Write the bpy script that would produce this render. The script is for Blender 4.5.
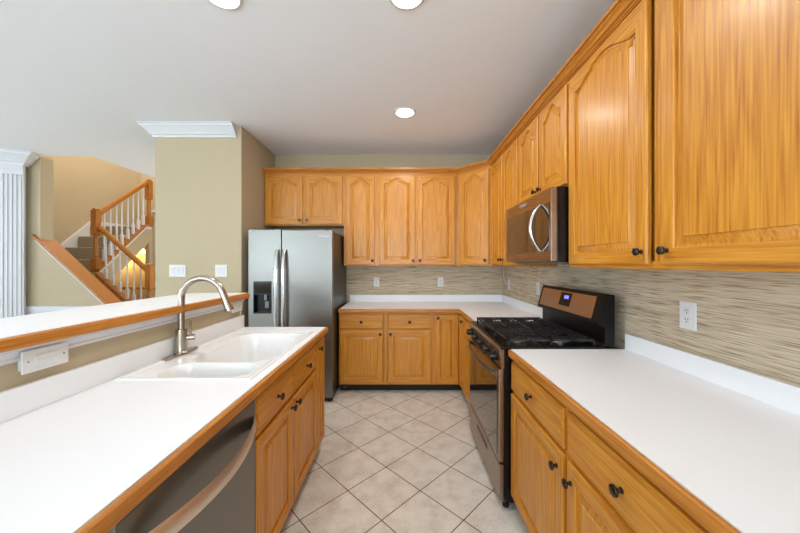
import bpy, bmesh, math
from mathutils import Vector, Matrix
PI = math.pi
for o in list(bpy.data.objects): bpy.data.objects.remove(o)
S = bpy.context.scene
C = S.collection

# ------------------------------------------------------------------ camera, world, light, exposure
cd = bpy.data.cameras.new('camera'); cam = bpy.data.objects.new('camera', cd); C.objects.link(cam)
cam.location = (0, 0, 1.39); cam.rotation_euler = (PI/2, 0, 0)
cd.sensor_width = 36; cd.lens = 312/800*36; cd.shift_x = -3/800; cd.shift_y = -2.5/800
cd.clip_start = 0.02
S.camera = cam
S.view_settings.view_transform = 'Standard'; S.view_settings.look = 'None'
S.view_settings.gamma = 1; S.view_settings.use_curve_mapping = False
S.view_settings.exposure = 0.16
w = bpy.data.worlds.new('world'); S.world = w; w.use_nodes = True
w.node_tree.nodes['Background'].inputs[0].default_value = (0.75, 0.87, 1, 1)
w.node_tree.nodes['Background'].inputs[1].default_value = 1.2
def area(name, loc, rot, sx, sy, power, col=(1, 1, 1), spread=PI):
    l = bpy.data.lights.new(name, 'AREA'); l.shape = 'RECTANGLE'; l.size = sx; l.size_y = sy
    l.energy = power; l.color = col; l.spread = spread
    o = bpy.data.objects.new(name, l); C.objects.link(o); o.location = loc; o.rotation_euler = rot
    return o
area('window_daylight_rear', (-0.25, -3.02, 1.62), (PI/2+.6, 0, 0), 2.3, 1.7, 122, (0.76, 0.895, 1))
area('window_daylight_living', (-3.9, -3.02, 1.62), (PI/2+.6, 0, 0), 2.3, 1.7, 110, (0.76, 0.895, 1))
area('window_daylight_left', (-6.62, 0.6, 1.62), (0, -PI/2-.6, 0), 1.7, 2.6, 105, (0.76, 0.895, 1))
area('stairwell_fill', (-4.9, 5.4, 5.1), (0, 0, 0), 1.2, 1.8, 75, (1, 0.96, 0.9))  # unseen fill added above the stairwell, no fixture behind it
area('foyer_fill', (-2.56, 5.3, 1.6), (0, PI/2, 0), 1.8, 1.4, 22, (1, 0.97, 0.92))  # added fill hidden by the partition, brightens the wall under the stairs
DOWN = 7          # watts of one recessed lamp

# ------------------------------------------------------------------ materials
def lin(c):
    return tuple(((v/255)/12.92 if v/255 <= .04045 else ((v/255+.055)/1.055)**2.4) for v in c) + (1,)
def newmat(name):
    m = bpy.data.materials.new(name); m.use_nodes = True
    nt = m.node_tree; b = nt.nodes['Principled BSDF']
    return m, nt, b
def N(nt, t, **k):
    n = nt.nodes.new(t)
    for a, v in k.items():
        if a in n.inputs: n.inputs[a].default_value = v
        else: setattr(n, a, v)
    return n
def plain(name, rgb, rough=.5, metal=0, noise=0, nscale=8, bump=0, bscale=200, coat=0, spec=None):
    m, nt, b = newmat(name)
    b.inputs['Base Color'].default_value = lin(rgb); b.inputs['Roughness'].default_value = rough
    b.inputs['Metallic'].default_value = metal; b.inputs['Coat Weight'].default_value = coat
    if spec is not None: b.inputs['Specular IOR Level'].default_value = spec
    tc = N(nt, 'ShaderNodeTexCoord')
    n = N(nt, 'ShaderNodeTexNoise', Scale=nscale, Detail=3.0)
    nt.links.new(tc.outputs['Object'], n.inputs['Vector'])
    r = N(nt, 'ShaderNodeValToRGB')
    k = noise
    r.color_ramp.elements[0].color = tuple(v*(1-k) for v in lin(rgb)[:3])+(1,)
    r.color_ramp.elements[1].color = tuple(min(1, v*(1+k)) for v in lin(rgb)[:3])+(1,)
    nt.links.new(n.outputs['Fac'], r.inputs[0]); nt.links.new(r.outputs[0], b.inputs['Base Color'])
    if bump:
        n2 = N(nt, 'ShaderNodeTexNoise', Scale=bscale, Detail=2.0)
        nt.links.new(tc.outputs['Object'], n2.inputs['Vector'])
        bp = N(nt, 'ShaderNodeBump', Strength=bump, Distance=.002)
        nt.links.new(n2.outputs['Fac'], bp.inputs['Height']); nt.links.new(bp.outputs[0], b.inputs['Normal'])
    return m
def oak(name, axis, light=(216, 150, 50), mid=(186, 113, 23), dark=(96, 47, 7), rough=.4):
    """honey oak, long grain along the given local axis"""
    m, nt, b = newmat(name); L = nt.links
    tc = N(nt, 'ShaderNodeTexCoord'); oi = N(nt, 'ShaderNodeObjectInfo')
    off = N(nt, 'ShaderNodeVectorMath', operation='SCALE'); off.inputs['Scale'].default_value = 13.7
    cb = N(nt, 'ShaderNodeCombineXYZ')
    for i in range(3): L.new(oi.outputs['Random'], cb.inputs[i])
    L.new(cb.outputs[0], off.inputs[0])
    add = N(nt, 'ShaderNodeVectorMath', operation='ADD')
    L.new(tc.outputs['Object'], add.inputs[0]); L.new(off.outputs[0], add.inputs[1])
    def mapped(cross, along):
        mp = N(nt, 'ShaderNodeMapping'); s = [cross]*3; s['XYZ'.index(axis)] = along
        mp.inputs['Scale'].default_value = s; L.new(add.outputs[0], mp.inputs['Vector']); return mp
    a = mapped(15, .8)
    n1 = N(nt, 'ShaderNodeTexNoise', Scale=1.0, Detail=2.0, Roughness=.45); L.new(a.outputs[0], n1.inputs['Vector'])
    mul = N(nt, 'ShaderNodeMath', operation='MULTIPLY'); mul.inputs[1].default_value = 62
    L.new(n1.outputs['Fac'], mul.inputs[0])
    sn = N(nt, 'ShaderNodeMath', operation='SINE'); L.new(mul.outputs[0], sn.inputs[0])
    r1 = N(nt, 'ShaderNodeMapRange'); r1.inputs[1].default_value = -1; r1.inputs[2].default_value = 1
    L.new(sn.outputs[0], r1.inputs[0])
    c = mapped(170, 4)
    n2 = N(nt, 'ShaderNodeTexNoise', Scale=1.0, Detail=2.0); L.new(c.outputs[0], n2.inputs['Vector'])
    d = mapped(9, .35)
    n3 = N(nt, 'ShaderNodeTexNoise', Scale=1.0, Detail=1.0); L.new(d.outputs[0], n3.inputs['Vector'])
    ramp = N(nt, 'ShaderNodeValToRGB'); e = ramp.color_ramp.elements
    e[0].position = .12; e[0].color = lin(dark); e[1].position = .95; e[1].color = lin(light)
    e2 = ramp.color_ramp.elements.new(.48); e2.color = lin(mid)
    m1 = N(nt, 'ShaderNodeMath', operation='MULTIPLY'); m1.inputs[1].default_value = .20; L.new(r1.outputs[0], m1.inputs[0])
    m2 = N(nt, 'ShaderNodeMath', operation='MULTIPLY_ADD'); m2.inputs[1].default_value = 1.06
    L.new(n2.outputs['Fac'], m2.inputs[0]); L.new(m1.outputs[0], m2.inputs[2])
    m3 = N(nt, 'ShaderNodeMath', operation='MULTIPLY_ADD'); m3.inputs[1].default_value = .14
    L.new(n3.outputs['Fac'], m3.inputs[0]); L.new(m2.outputs[0], m3.inputs[2])
    L.new(m3.outputs[0], ramp.inputs[0]); L.new(ramp.outputs[0], b.inputs['Base Color'])
    b.inputs['Roughness'].default_value = rough; b.inputs['Coat Weight'].default_value = .15
    b.inputs['Coat Roughness'].default_value = .22
    bp = N(nt, 'ShaderNodeBump', Strength=.12, Distance=.001)
    L.new(n2.outputs['Fac'], bp.inputs['Height']); L.new(bp.outputs[0], b.inputs['Normal'])
    return m
def steel(name, rgb=(134, 132, 127), rough=.34, axis='X'):
    m, nt, b = newmat(name); L = nt.links
    b.inputs['Base Color'].default_value = lin(rgb); b.inputs['Metallic'].default_value = 1
    tc = N(nt, 'ShaderNodeTexCoord'); mp = N(nt, 'ShaderNodeMapping'); s = [420]*3; s['XYZ'.index(axis)] = 3
    mp.inputs['Scale'].default_value = s; L.new(tc.outputs['Object'], mp.inputs['Vector'])
    n = N(nt, 'ShaderNodeTexNoise', Scale=1.0, Detail=2.0); L.new(mp.outputs[0], n.inputs['Vector'])
    mr = N(nt, 'ShaderNodeMapRange'); mr.inputs[3].default_value = rough-.06; mr.inputs[4].default_value = rough+.1
    L.new(n.outputs['Fac'], mr.inputs[0]); L.new(mr.outputs[0], b.inputs['Roughness'])
    bp = N(nt, 'ShaderNodeBump', Strength=.05, Distance=.001); L.new(n.outputs['Fac'], bp.inputs['Height'])
    L.new(bp.outputs[0], b.inputs['Normal'])
    return m
def tilemat():
    m, nt, b = newmat('floor_tile'); L = nt.links
    tc = N(nt, 'ShaderNodeTexCoord'); mp = N(nt, 'ShaderNodeMapping')
    mp.inputs['Rotation'].default_value = (0, 0, PI/4)
    c = math.sqrt(.5); x, y = .106, 1.914
    mp.inputs['Location'].default_value = (-(x-y)*c, -(x+y)*c, 0)
    L.new(tc.outputs['Object'], mp.inputs['Vector'])
    br = N(nt, 'ShaderNodeTexBrick', offset=0.0, offset_frequency=1, squash=1.0)
    br.inputs['Scale'].default_value = 1; br.inputs['Mortar Size'].default_value = .0030
    br.inputs['Mortar Smooth'].default_value = .1
    br.inputs['Brick Width'].default_value = .314; br.inputs['Row Height'].default_value = .314
    br.inputs['Color1'].default_value = (.45, .45, .45, 1); br.inputs['Color2'].default_value = (.55, .55, .55, 1)
    L.new(mp.outputs[0], br.inputs['Vector'])
    n = N(nt, 'ShaderNodeTexNoise', Scale=9.0, Detail=6.0, Roughness=.65); L.new(tc.outputs['Object'], n.inputs['Vector'])
    n2 = N(nt, 'ShaderNodeTexNoise', Scale=150.0, Detail=2.0); L.new(tc.outputs['Object'], n2.inputs['Vector'])
    a = N(nt, 'ShaderNodeMath', operation='MULTIPLY_ADD'); a.inputs[1].default_value = .8
    L.new(n2.outputs['Fac'], a.inputs[0]); L.new(n.outputs['Fac'], a.inputs[2])
    r = N(nt, 'ShaderNodeValToRGB'); e = r.color_ramp.elements
    e[0].position = .55; e[0].color = lin((186, 173, 158)); e[1].position = 1.1; e[1].color = lin((226, 219, 208))
    L.new(a.outputs[0], r.inputs[0])
    mx = N(nt, 'ShaderNodeMix', data_type='RGBA')
    L.new(br.outputs['Fac'], mx.inputs[0]); L.new(r.outputs[0], mx.inputs[6]); mx.inputs[7].default_value = lin((92, 72, 58))
    L.new(mx.outputs[2], b.inputs['Base Color'])
    b.inputs['Roughness'].default_value = .38
    inv = N(nt, 'ShaderNodeMath', operation='SUBTRACT'); inv.inputs[0].default_value = 1; L.new(br.outputs['Fac'], inv.inputs[1])
    bp = N(nt, 'ShaderNodeBump', Strength=.5, Distance=.002); L.new(inv.outputs[0], bp.inputs['Height'])
    L.new(bp.outputs[0], b.inputs['Normal'])
    return m
def grasscloth():
    m, nt, b = newmat('grasscloth_wallpaper'); L = nt.links
    tc = N(nt, 'ShaderNodeTexCoord')
    def ns(along, up, det=2.0):
        mp = N(nt, 'ShaderNodeMapping'); mp.inputs['Scale'].default_value = (along, along, up)
        L.new(tc.outputs['Object'], mp.inputs['Vector'])
        n = N(nt, 'ShaderNodeTexNoise', Scale=1.0, Detail=det); L.new(mp.outputs[0], n.inputs['Vector']); return n
    a = ns(5.5, 330); c = ns(2.0, 60); d = ns(8, 260, 1.0)
    s = N(nt, 'ShaderNodeMath', operation='MULTIPLY_ADD'); s.inputs[1].default_value = .55
    L.new(a.outputs['Fac'], s.inputs[0])
    s0 = N(nt, 'ShaderNodeMath', operation='MULTIPLY'); s0.inputs[1].default_value = .28
    L.new(c.outputs['Fac'], s0.inputs[0]); L.new(s0.outputs[0], s.inputs[2])
    r = N(nt, 'ShaderNodeValToRGB'); e = r.color_ramp.elements
    e[0].position = .29; e[0].color = lin((126, 103, 76)); e[1].position = .50; e[1].color = lin((214, 198, 172))
    k = r.color_ramp.elements.new(.38); k.color = lin((188, 173, 147))
    L.new(s.outputs[0], r.inputs[0])
    r2 = N(nt, 'ShaderNodeValToRGB'); e = r2.color_ramp.elements
    e[0].position = .30; e[0].color = (.45, .36, .27, 1); e[1].position = .40; e[1].color = (1, 1, 1, 1)
    L.new(d.outputs['Fac'], r2.inputs[0])
    mx = N(nt, 'ShaderNodeMix', data_type='RGBA', blend_type='MULTIPLY'); mx.inputs[0].default_value = .8
    L.new(r.outputs[0], mx.inputs[6]); L.new(r2.outputs[0], mx.inputs[7])
    L.new(mx.outputs[2], b.inputs['Base Color']); b.inputs['Roughness'].default_value = .7
    bp = N(nt, 'ShaderNodeBump', Strength=.3, Distance=.001); L.new(a.outputs['Fac'], bp.inputs['Height'])
    L.new(bp.outputs[0], b.inputs['Normal'])
    return m
def emit(name, rgb, s):
    m, nt, b = newmat(name); b.inputs['Base Color'].default_value = lin(rgb)
    b.inputs['Emission Color'].default_value = lin(rgb); b.inputs['Emission Strength'].default_value = s
    return m
def glass(name, rgb=(245, 250, 250)):
    m, nt, b = newmat(name); b.inputs['Base Color'].default_value = lin(rgb)
    b.inputs['Transmission Weight'].default_value = 1; b.inputs['Roughness'].default_value = 0.02
    return m

OZ = oak('oak_vertical', 'Z'); OX = oak('oak_horizontal', 'X'); OY = oak('oak_lengthwise', 'Y')
EX = oak('oak_edge_crosswise', 'X', (208, 138, 52), (172, 102, 28), (100, 50, 10)); EY = oak('oak_edge_lengthwise', 'Y', (208, 138, 52), (172, 102, 28), (100, 50, 10))
STW = oak('stair_oak', 'X', (182, 118, 46), (156, 92, 28), (104, 54, 14)); STZ = oak('stair_oak_upright', 'Z', (182, 118, 46), (156, 92, 28), (104, 54, 14))
PAINT = plain('beige_wall_paint', (187, 171, 141), .75, noise=.02, bump=.05)
CEIL = plain('ceiling_paint', (238, 239, 241), .85, noise=.01, bump=.06)
WHITE = plain('white_trim_paint', (218, 218, 221), .4, noise=.01)
LAM = plain('white_laminate', (243, 244, 247), .42, noise=.008, nscale=3)
SINKM = plain('white_cast_acrylic', (242, 242, 242), .2, noise=.004, coat=.3)
BRONZE = plain('dark_bronze', (78, 70, 64), .24, .9, noise=.1, nscale=60)
BLACK = plain('black_enamel', (11, 11, 12), .22, noise=.05, spec=.35)
BLKMAT = plain('matte_black_iron', (26, 26, 27), .5, noise=.1, nscale=40)
KICK = plain('black_toe_kick', (20, 17, 15), .6, noise=.1)
DKGREY = plain('fridge_side_charcoal', (58, 57, 56), .35, .3, noise=.05, bump=.1, bscale=400)
STEELX = steel('brushed_steel', axis='X'); STEELZ = steel('brushed_steel_handles', (200, 198, 196), .2, 'Z')
STEELB = steel('brushed_steel_oak_reflection', (158, 140, 124), .27, 'X')  # brown of the reflected oak is put into the steel colour
NICKEL = steel('brushed_nickel', (176, 166, 154), .24, 'Z')
DARKGLASS = plain('dark_oven_glass', (20, 16, 13), .06, noise=.02, coat=.6)
PLASTIC = plain('white_plastic', (222, 222, 222), .35, noise=.005)
SLOT = plain('dark_slot', (40, 38, 36), .6, noise=.05)
CARPET = plain('grey_stair_carpet', (150, 139, 122), .95, noise=.15, nscale=180, bump=.6, bscale=350)
TILE = tilemat(); GRASS = grasscloth()
LAMP = emit('lamp_lens_glow', (255, 252, 244), 9)
CLOCK = emit('clock_digits_blue', (110, 120, 255), 2.2)
WARML = emit('warm_lamp_glass', (255, 214, 150), 7)
GLASS = glass('window_glass')
BOUNCEFLOOR = plain('pale_bounce_carpet', (205, 200, 192), .95, noise=.05, nscale=150, bump=.4)  # unseen living floor, made pale to bounce neutral light up to the ceiling
LOGO = plain('logo_grey', (196, 196, 196), .4, .3)

# ------------------------------------------------------------------ geometry helpers
def BM(): return bmesh.new()
def box(bm, x0, x1, y0, y1, z0, z1, mi=0, bev=0, seg=2):
    v = [bm.verts.new((x, y, z)) for x in (x0, x1) for y in (y0, y1) for z in (z0, z1)]
    fs = [bm.faces.new([v[i] for i in q]) for q in ((0,1,3,2),(4,6,7,5),(0,4,5,1),(2,3,7,6),(0,2,6,4),(1,5,7,3))]
    for f in fs: f.material_index = mi
    if bev:
        es = list({e for f in fs for e in f.edges})
        r = bmesh.ops.bevel(bm, geom=es, offset=bev, segments=seg, profile=.5, affect='EDGES')
        for f in r['faces']: f.material_index = mi
    return fs
def prism(bm, pts, axis, a0, a1, mi=0):
    """extrude 2-D outline along axis; outline is in the two other axes (in XYZ order)"""
    def p(u, v, a):
        return {'X': (a, u, v), 'Y': (u, a, v), 'Z': (u, v, a)}[axis]
    lo = [bm.verts.new(p(u, v, a0)) for u, v in pts]; hi = [bm.verts.new(p(u, v, a1)) for u, v in pts]
    n = len(pts); fs = [bm.faces.new(lo[::-1]), bm.faces.new(hi)]
    for i in range(n): fs.append(bm.faces.new((lo[i], lo[(i+1) % n], hi[(i+1) % n], hi[i])))
    for f in fs: f.material_index = mi
    return fs
def lathe(bm, prof, c=(0, 0, 0), axis='Z', seg=20, mi=0):
    c = Vector(c); rings = []
    for r, h in prof:
        ring = []
        for k in range(seg):
            a = 2*PI*k/seg; u, v = r*math.cos(a), r*math.sin(a)
            p = {'Z': (u, v, h), 'X': (h, u, v), 'Y': (u, -h, v)}[axis]   # axis Y points to -Y (towards the front)
            ring.append(bm.verts.new(c+Vector(p)))
        rings.append(ring)
    for a, b in zip(rings, rings[1:]):
        for k in range(seg):
            f = bm.faces.new((a[k], a[(k+1) % seg], b[(k+1) % seg], b[k])); f.material_index = mi
    f = bm.faces.new(rings[0][::-1]); f.material_index = mi
    f = bm.faces.new(rings[-1]); f.material_index = mi
def tube(bm, path, r, seg=12, mi=0, flat=1.0):
    path = [Vector(p) for p in path]; rr = r if isinstance(r, (list, tuple)) else [r]*len(path)
    rings = []; up = None
    for i, p in enumerate(path):
        t = (path[min(i+1, len(path)-1)]-path[max(i-1, 0)]).normalized()
        if up is None:
            up = Vector((0, 0, 1)) if abs(t.z) < .9 else Vector((0, 1, 0))
        s = t.cross(up).normalized(); up = s.cross(t).normalized()
        rings.append([bm.verts.new(p+(s*math.cos(2*PI*k/seg)*flat+up*math.sin(2*PI*k/seg))*rr[i]) for k in range(seg)])
    for a, b in zip(rings, rings[1:]):
        for k in range(seg):
            f = bm.faces.new((a[k], a[(k+1) % seg], b[(k+1) % seg], b[k])); f.material_index = mi
    bm.faces.new(rings[0][::-1]).material_index = mi; bm.faces.new(rings[-1]).material_index = mi
def obj(name, bm, mats, parent=None, smooth=True, label=None):
    bmesh.ops.recalc_face_normals(bm, faces=bm.faces)
    me = bpy.data.meshes.new(name); bm.to_mesh(me); bm.free()
    for m in (mats if isinstance(mats, (list, tuple)) else [mats]): me.materials.append(m)
    if smooth:
        me.shade_smooth(); me.set_sharp_from_angle(angle=math.radians(32))
    o = bpy.data.objects.new(name, me); C.objects.link(o)
    if smooth: wn_ = o.modifiers.new('weighted', 'WEIGHTED_NORMAL'); wn_.keep_sharp = True; wn_.weight = 100
    if parent: o.parent = parent
    if label: o['label'] = label
    return o
def struct(name, bm, mats, smooth=False):
    o = obj(name, bm, mats, None, smooth); o['kind'] = 'structure'; return o
def tag(o, label, cat, group=None):
    o['label'] = label; o['category'] = cat
    if group: o['group'] = group
    return o
def thing(name, label, cat, loc=(0, 0, 0), rotz=0, group=None):
    o = bpy.data.objects.new(name, None); C.objects.link(o); o.empty_display_size = .1
    o.location = loc; o.rotation_euler = (0, 0, rotz); return tag(o, label, cat, group)
def text(name, s, size, mat, parent, M, label=None):
    cu = bpy.data.curves.new(name, 'FONT'); cu.body = s; cu.size = size; cu.extrude = .0004; cu.align_x = 'CENTER'; cu.align_y = 'CENTER'
    t = bpy.data.objects.new('tmp', cu); C.objects.link(t)
    bpy.context.view_layer.update()
    me = bpy.data.meshes.new_from_object(t.evaluated_get(bpy.context.evaluated_depsgraph_get()))
    bpy.data.objects.remove(t)
    me.transform(M); me.materials.clear(); me.materials.append(mat)
    o = bpy.data.objects.new(name, me); C.objects.link(o); o.parent = parent
    if label: o['label'] = label
    return o

# ------------------------------------------------------------------ the room
H = 2.774; XR = 1.26; YB = 3.95
b = BM(); box(b, -2.0, 1.4, -3.2, 4.1, -.1, 0); struct('floor', b, TILE)
b = BM(); box(b, -6.9, -2.0, -3.2, 7.0, -.1, 0); struct('floor_living', b, BOUNCEFLOOR)
b = BM(); box(b, -6.9, 1.4, -3.2, 4.0, H, H+.25); box(b, -4.0, 1.4, 4.0, 7.0, H, H+.25); struct('ceiling', b, CEIL)
b = BM(); box(b, -1.62, 1.4, YB, 4.1, 0, 1.42, 1); box(b, -1.62, 1.4, YB, 4.1, 1.42, H); struct('wall_back', b, [PAINT, GRASS])
b = BM(); box(b, XR, 1.4, -3.2, YB, 0, 1.42, 1); box(b, XR, 1.4, -3.2, YB, 1.42, H); struct('wall_right', b, [PAINT, GRASS])
b = BM(); box(b, -2.486, -1.62, 3.127, 7.0, 0, H, 0, .004, 1); struct('wall_partition', b, PAINT)
# wall beside the stair: full-height part, then sloping half wall
b = BM()
prism(b, [(-6.9, 0), (-3.62, 0), (-3.62, .70), (-3.79, .86), (-4.65, 1.665), (-4.65, H), (-6.9, H)], 'Y', 4.0, 4.15)
struct('wall_stair', b, PAINT)
# sloping oak cap with white bead
b = BM(); s = -.93
def capz(x): return 1.753+s*(x+4.70)
prism(b, [(-4.72, capz(-4.72)), (-3.76, capz(-3.76)), (-3.76, capz(-3.76)-.035), (-4.72, capz(-4.72)-.035)], 'Y', 3.965, 4.18)
struct('trim_1', b, STW)
b = BM(); prism(b, [(-4.70, capz(-4.70)-.036), (-3.79, capz(-3.79)-.036), (-3.79, capz(-3.79)-.066), (-4.70, capz(-4.70)-.066)], 'Y', 3.98, 3.999)
struct('trim_2', b, WHITE)
b = BM(); box(b, -4.95, -3.62, 3.975, 3.999, .79, .85, 0, .005); box(b, -4.95, -3.62, 3.985, 3.999, .72, .79, 0, .003); struct('trim_3', b, WHITE)
# stairwell shell
b = BM(); box(b, -5.86, -5.72, 4.15, 7.0, 0, 5.3); struct('wall_stairwell_left', b, PAINT)
b = BM(); box(b, -5.72, -2.486, 6.8, 7.0, 0, 5.3); struct('wall_stairwell_back', b, PAINT)
b = BM(); box(b, -4.0, -3.9, 4.0, 6.8, H+.25, 5.3); box(b, -5.72, -4.0, 4.0, 4.1, H+.25, 5.3); struct('wall_stairwell_upper', b, PAINT)
b = BM(); box(b, -5.86, -3.9, 4.0, 7.0, 5.3, 5.4); struct('ceiling_stairwell', b, CEIL)
b = BM(); prism(b, [(5.0, 0), (5.0, 1.26), (5.95, 2.11), (6.8, 2.11), (6.8, 0), (6.03, 0), (6.03, 1.815), (5.31, 1.17), (5.31, 0)], 'X', -4.98, -4.90)
struct('wall_understair', b, PAINT)
b = BM(); box(b, -4.90, -3.9, 6.10, 6.8, 0, 2.40); struct('wall_landing', b, PAINT)
b = BM(); prism(b, [(-4.93, 2.40), (-3.9, 2.40), (-3.9, 2.44), (-4.93, 2.44)], 'Y', 6.06, 6.12); struct('trim_4', b, WHITE)
# rear and left walls with window openings
def wall_with_holes(name, axis, a, t, u0, u1, holes, z1=H):
    b = BM(); us = sorted([u0, u1]+[h for q in holes for h in q[:2]])
    def bx(p, q, zlo, zhi):
        if axis == 'Y': box(b, p, q, a, a+t, zlo, zhi)
        else: box(b, a, a+t, p, q, zlo, zhi)
    for p, q in zip(us, us[1:]):
        hole = [h for h in holes if h[0] <= p+1e-6 and h[1] >= q-1e-6]
        if hole: bx(p, q, 0, hole[0][2]); bx(p, q, hole[0][3], z1)
        else: bx(p, q, 0, z1)
    return struct(name, b, PAINT)
wall_with_holes('wall_rear', 'Y', -3.32, .12, -6.9, 1.4, [(-5.1, -2.7, .75, 2.5), (-1.45, .95, .75, 2.5)])
wall_with_holes('wall_left', 'X', -6.9, .14, -3.2, 4.0, [(-.75, 1.95, .75, 2.5)])
def window(n, axis, a, u0, u1, z0, z1):
    b = BM(); k = .05
    def bx(p, q, zlo, zhi, d=.05):
        if axis == 'Y': box(b, p, q, a-d/2, a+d/2, zlo, zhi)
        else: box(b, a-d/2, a+d/2, p, q, zlo, zhi)
    bx(u0, u0+k, z0, z1); bx(u1-k, u1, z0, z1); bx(u0+k, u1-k, z0, z0+k); bx(u0+k, u1-k, z1-k, z1)
    bx((u0+u1)/2-k/2, (u0+u1)/2+k/2, z0+k, z1-k); 
    o = struct('window_%d' % n, b, WHITE)
    b = BM()
    for p, q in ((u0+k, (u0+u1)/2-k/2), ((u0+u1)/2+k/2, u1-k)): bx(p, q, z0+k, z1-k, .006)
    obj('pane', b, GLASS, o)
window(1, 'Y', -3.26, -1.45, .95, .75, 2.5); window(2, 'Y', -3.26, -5.1, -2.7, .75, 2.5); window(3, 'X', -6.83, -.75, 1.95, .75, 2.5)

# crown moulding on the partition
CR = [(0, 0), (.012, 0), (.016, .018), (.03, .024), (.045, .052), (.075, .082), (.088, .088), (.092, .104), (.104, .108), (.104, .117), (0, .117)]
def mould(bm, path, prof, side=1, cap=True, mi=0):
    """sweep prof (out, up) along a polyline in XY with mitred corners"""
    pts = [Vector(p) for p in path]; n = len(pts); rings = []
    for i, p in enumerate(pts):
        d0 = (pts[i]-pts[i-1]).xy.normalized() if i > 0 else None
        d1 = (pts[i+1]-pts[i]).xy.normalized() if i < n-1 else None
        d0 = d0 or d1; d1 = d1 or d0
        n0 = Vector((d0.y, -d0.x))*side; n1 = Vector((d1.y, -d1.x))*side
        m = (n0+n1).normalized(); m = m/max(.2, m.dot(n0))
        rings.append([bm.verts.new((p.x+m.x*u, p.y+m.y*u, p.z+v)) for u, v in prof])
    k = len(prof)
    for q, (a, c) in enumerate(zip(rings, rings[1:])):
        for i in range(k):
            bm.faces.new((a[i], a[(i+1) % k], c[(i+1) % k], c[i])).material_index = mi if isinstance(mi, int) else mi[q]
    bm.faces.new(rings[0][::-1]); bm.faces.new(rings[-1])
b = BM(); mould(b, [(-2.487, 4.6, 2.656), (-2.487, 3.126, 2.656), (-1.665, 3.126, 2.656)], CR); struct('trim_5', b, WHITE, True)

# ------------------------------------------------------------------ cabinet doors, drawers, knobs
def inset(poly, d):
    n = len(poly); out = []
    for i in range(n):
        p0, p, p1 = Vector(poly[i-1]), Vector(poly[i]), Vector(poly[(i+1) % n])
        a = (p-p0).normalized(); c = (p1-p).normalized()
        na = Vector((-a.y, a.x)); nc = Vector((-c.y, c.x)); m = (na+nc).normalized()
        m = m/max(.5, m.dot(na)); out.append((p.x+m.x*d, p.y+m.y*d))
    return out
def door_bm(x0, x1, z0, z1, arch, t=.02, y=0):
    """raised panel door; front looks to -Y, back lies at y"""
    b = BM(); w, h = x1-x0, z1-z0
    st = min(.058, w*.21); A = min(.066, w*.2, h*.16) if arch else 0
    ix0, ix1 = x0+st, x1-st; iz0 = z0+.056; izt = z1-(.030 if arch else .052)-A
    K = 20 if arch else 1
    inner = [(ix0, iz0), (ix1, iz0), (ix1, izt)]
    outer = [(x0, z0), (x1, z0), (x1, z1)]
    if arch:
        for k in range(1, K):
            u = 1-2*k/K; s = abs(u)/.86
            f = 0 if s >= 1 else (.5+.5*math.cos(PI*s))**.72
            xx = (ix0+ix1)/2+u*(ix1-ix0)/2
            inner.append((xx, izt+A*f)); outer.append((xx, z1))
    inner.append((ix0, izt)); outer.append((x0, z1)); n = len(inner)
    def sq(d): return [(min(max(p[0], x0+d), x1-d), min(max(p[1], z0+d), z1-d)) for p in outer]
    rings = [(outer, y), (outer, y-t+.007), (sq(.003), y-t+.003), (sq(.009), y-t), (inner, y-t), (inset(inner, .003), y-t+.003),
             (inset(inner, .004), y-t+.0125), (inset(inner, .011), y-t+.014), (inset(inner, .038), y-t+.004), (inset(inner, .0395), y-t+.001)]
    vr = [[b.verts.new((px, yy, pz)) for px, pz in r] for r, yy in rings]
    for q, (a, c) in enumerate(zip(vr, vr[1:])):
        for i in range(n):
            f = b.faces.new((a[i], a[(i+1) % n], c[(i+1) % n], c[i]))
            rail = (i == 0) or (2 <= i <= n-2)
            f.material_index = 1 if rail and q <= 4 else 0
    b.faces.new(vr[-1]); b.faces.new(vr[0][::-1])
    return b
def drawer_bm(x0, x1, z0, z1, t=.02):
    b = BM(); o = [(x0, z0), (x1, z0), (x1, z1), (x0, z1)]
    rings = [(o, 0), (o, -t+.009), (inset(o, .003), -t+.005), (inset(o, .010), -t+.003), (inset(o, .013), -t)]
    vr = [[b.verts.new((px, yy, pz)) for px, pz in r] for r, yy in rings]
    for a, c in zip(vr, vr[1:]):
        for i in range(4): b.faces.new((a[i], a[(i+1) % 4], c[(i+1) % 4], c[i]))
    b.faces.new(vr[-1]); b.faces.new(vr[0][::-1]); return b
def knob(parent, x, z, y=-.02):
    b = BM()
    lathe(b, [(.009, -.001), (.009, .002), (.006, .004), (.0055, .013), (.009, .016), (.0155, .0185), (.0165, .022), (.0155, .026), (.011, .0285), (.004, .0295)],
          (x, y, z), 'Y', 18)
    return obj('knob', b, BRONZE, parent)
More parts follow.
